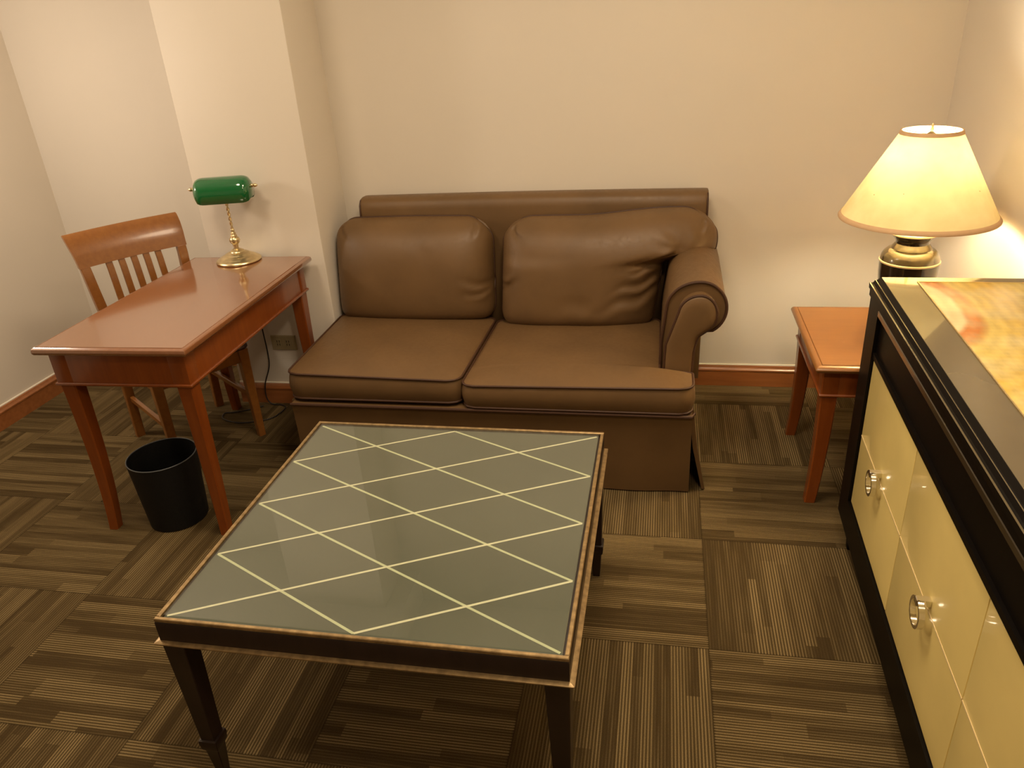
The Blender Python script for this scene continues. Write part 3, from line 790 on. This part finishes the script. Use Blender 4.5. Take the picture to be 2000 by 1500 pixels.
lathe(bm, prof, seg=72, cap=False); sh = obj('lamp_shade', bm, M['shade'], tl, 60)
bm = BM(); lathe(bm, [(RB-0.002, SB-0.004), (RB+0.003, SB-0.004), (RB+0.0035, SB+0.000), (RB-0.003, SB+0.010), (RB-0.0055, SB+0.010), (RB-0.002, SB-0.004)], seg=72, cap=False); obj('bottom_trim', bm, M['shade_trim'], sh, 60)
bm = BM(); lathe(bm, [(RT+0.004, ST-0.008), (RT+0.006, ST-0.008), (RT+0.003, ST+0.003), (RT-0.002, ST+0.003), (RT+0.002, ST-0.008)], seg=72, cap=False); obj('top_trim', bm, M['shade_trim'], sh, 60)
bm = BM()
for k in range(3):
    a = 2*pi*k/3+0.4
    tube(bm, [(0.004*cos(a), 0.004*sin(a), ST-0.012), (RT*cos(a), RT*sin(a), ST-0.002)], 0.0014, seg=6)
lathe(bm, [(0.003, ST-0.020), (0.013, ST-0.018), (0.015, ST-0.012), (0.010, ST-0.006), (0.004, ST-0.002), (0.006, ST+0.004), (0.003, ST+0.010), (0.0045, ST+0.016), (0.001, ST+0.022)], seg=16)
obj('finial', bm, M['brass'], tl, 50)
bm = BM(); tube(bm, [(0, 0, 0.39), (0, 0, 0.45), (0, 0, ST-0.02)], 0.004, seg=10)
tube(bm, [(-0.045, 0, 0.542), (-0.02, 0, 0.527), (0, 0, 0.525), (0.02, 0, 0.527), (0.045, 0, 0.542)], 0.006, seg=8); obj('lamp_rod', bm, M['brass'], tl, 50)
for s in (-1, 1):
    bm = BM(); lathe(bm, [(0.012, 0.548), (0.016, 0.558), (0.023, 0.576), (0.026, 0.596), (0.024, 0.618), (0.016, 0.636), (0.003, 0.644)], (s*0.047, 0), 20); obj('bulb', bm, M['bulb'], tl, 60)

# ---------------------------------------------------------------- cabinet
cb = thing('sideboard', 'black sideboard with cream parchment doors and an onyx-inlaid top', 'cabinet', (0.601, 2.239, 0), radians(-1.9))
CD, CL = 0.470, 1.764        # depth in x, length in -y
ST_W = 0.108
bm = BM()
box(bm, 0.0, CD, -ST_W, 0.0, 0.10, 0.845)                       # far end with its stile
box(bm, 0.0, CD, -CL, -CL+ST_W, 0.10, 0.845)
box(bm, 0.0, CD, -CL+ST_W, -ST_W, 0.10, 0.205)                  # bottom rail
box(bm, 0.004, CD, -CL+ST_W, -ST_W, 0.700, 0.716)               # rail under the frieze
box(bm, 0.012, CD, -CL+ST_W, -ST_W, 0.716, 0.845)               # recessed frieze
box(bm, 0.022, CD, -CL+ST_W, -ST_W, 0.205, 0.700)               # carcass behind the doors
obj('cabinet_body', bm, M['black'], cb)
bm = BM(); box(bm, -0.001, 0.014, -CL+ST_W, -ST_W, 0.826, 0.845, 0.003); obj('frieze_moulding', bm, M['umber'], cb)
bm = BM(); box(bm, 0.05, CD-0.03, -CL+0.06, -0.06, 0.0, 0.10); obj('plinth', bm, M['black'], cb)
for y in (-0.075, -CL+0.075):
    bm = BM(); square_leg(bm, [(0.040, y, 0.10), (0.040, y, 0.0)], [(0.02, 0.02), (0.014, 0.014)]); obj('foot', bm, M['black'], cb)
# stepped top: risers black, ledges coloured taupe to paint in the light they reflect
bm = BM()
slab(bm, 0.0, CD, -CL, 0.022, [(0.0, 0.845), (0.0, 0.862), (-0.003, 0.866), (-0.004, 0.8815), (-0.0005, 0.882), (0.004, 0.8835), (0.0085, 0.8930), (0.0105, 0.8932), (0.0125, 0.8945), (0.020, 0.9045), (0.0215, 0.905)])
bm.normal_update(); bmesh.ops.recalc_face_normals(bm, faces=bm.faces[:])
for f in bm.faces:
    if f.normal.z > 0.96: f.material_index = 1
top = obj('cabinet_top', bm, [M['black'], M['taupe']], cb, 5)
bm = BM(); slab(bm, 0.108, 0.405, -CL+0.12, -0.040, [(0.0, 0.9045), (0.0, 0.9058), (0.0015, 0.9066)]); obj('onyx_slab', bm, M['onyx'], cb)
bm = BM()
for (x0, x1, y0, y1) in ((0.105, 0.108, -CL+0.117, -0.039), (0.405, 0.408, -CL+0.117, -0.039), (0.108, 0.405, -0.042, -0.039), (0.108, 0.405, -CL+0.117, -CL+0.12)):
    box(bm, x0, x1, y0, y1, 0.9045, 0.9072)
obj('brass_edging', bm, M['brass'], cb)
cols = [(-ST_W-0.004, -0.606), (-0.606, -1.103), (-1.103, -CL+ST_W+0.004)]
MZ = 0.447
for i, (ya, yb2) in enumerate(cols):
    y0, y1 = yb2+0.0015, ya-0.0015
    bm = BM(); box(bm, 0.008, 0.022, y0, y1, 0.209, MZ-0.002, 0.001); box(bm, 0.008, 0.022, y0, y1, MZ+0.002, 0.697, 0.001)
    d = obj('door', bm, M['cream'], cb)
    for za, zb in ((MZ-0.002, MZ+0.002), (0.697, 0.7005)):
        bm = BM(); box(bm, 0.0072, 0.020, y0, y1, za, zb); obj('bead', bm, M['cream_line'], d)
    if i < 2: bm = BM(); box(bm, 0.012, 0.0225, yb2-0.0015, yb2+0.0015, 0.209, 0.697); obj('gap_strip', bm, M['gap'], d)
    yc = -0.370 if i == 0 else (ya+yb2)/2-0.014
    R0, R1, dep = 0.036, 0.0285, 0.012
    bm = BM()
    xf = -0.020
    prof = []
    sg = 48
    rr = []
    for (r, x) in ((R0, xf), (R0, xf+dep), (R1, xf+dep), (R1, xf), (R0, xf)):
        rr.append([Vector((x, yc+r*cos(2*pi*k/sg), 0.443+r*sin(2*pi*k/sg))) for k in range(sg)])
    loft(bm, rr, cap=False)
    rg = obj('ring_pull', bm, M['chrome'], d, 40)
    bm = BM(); box(bm, xf-0.002, 0.0085, yc-0.009, yc+0.009, 0.443+R1-0.006, 0.443+R0+0.003, 0.001); obj('pull_mount', bm, M['chrome'], rg, 30)
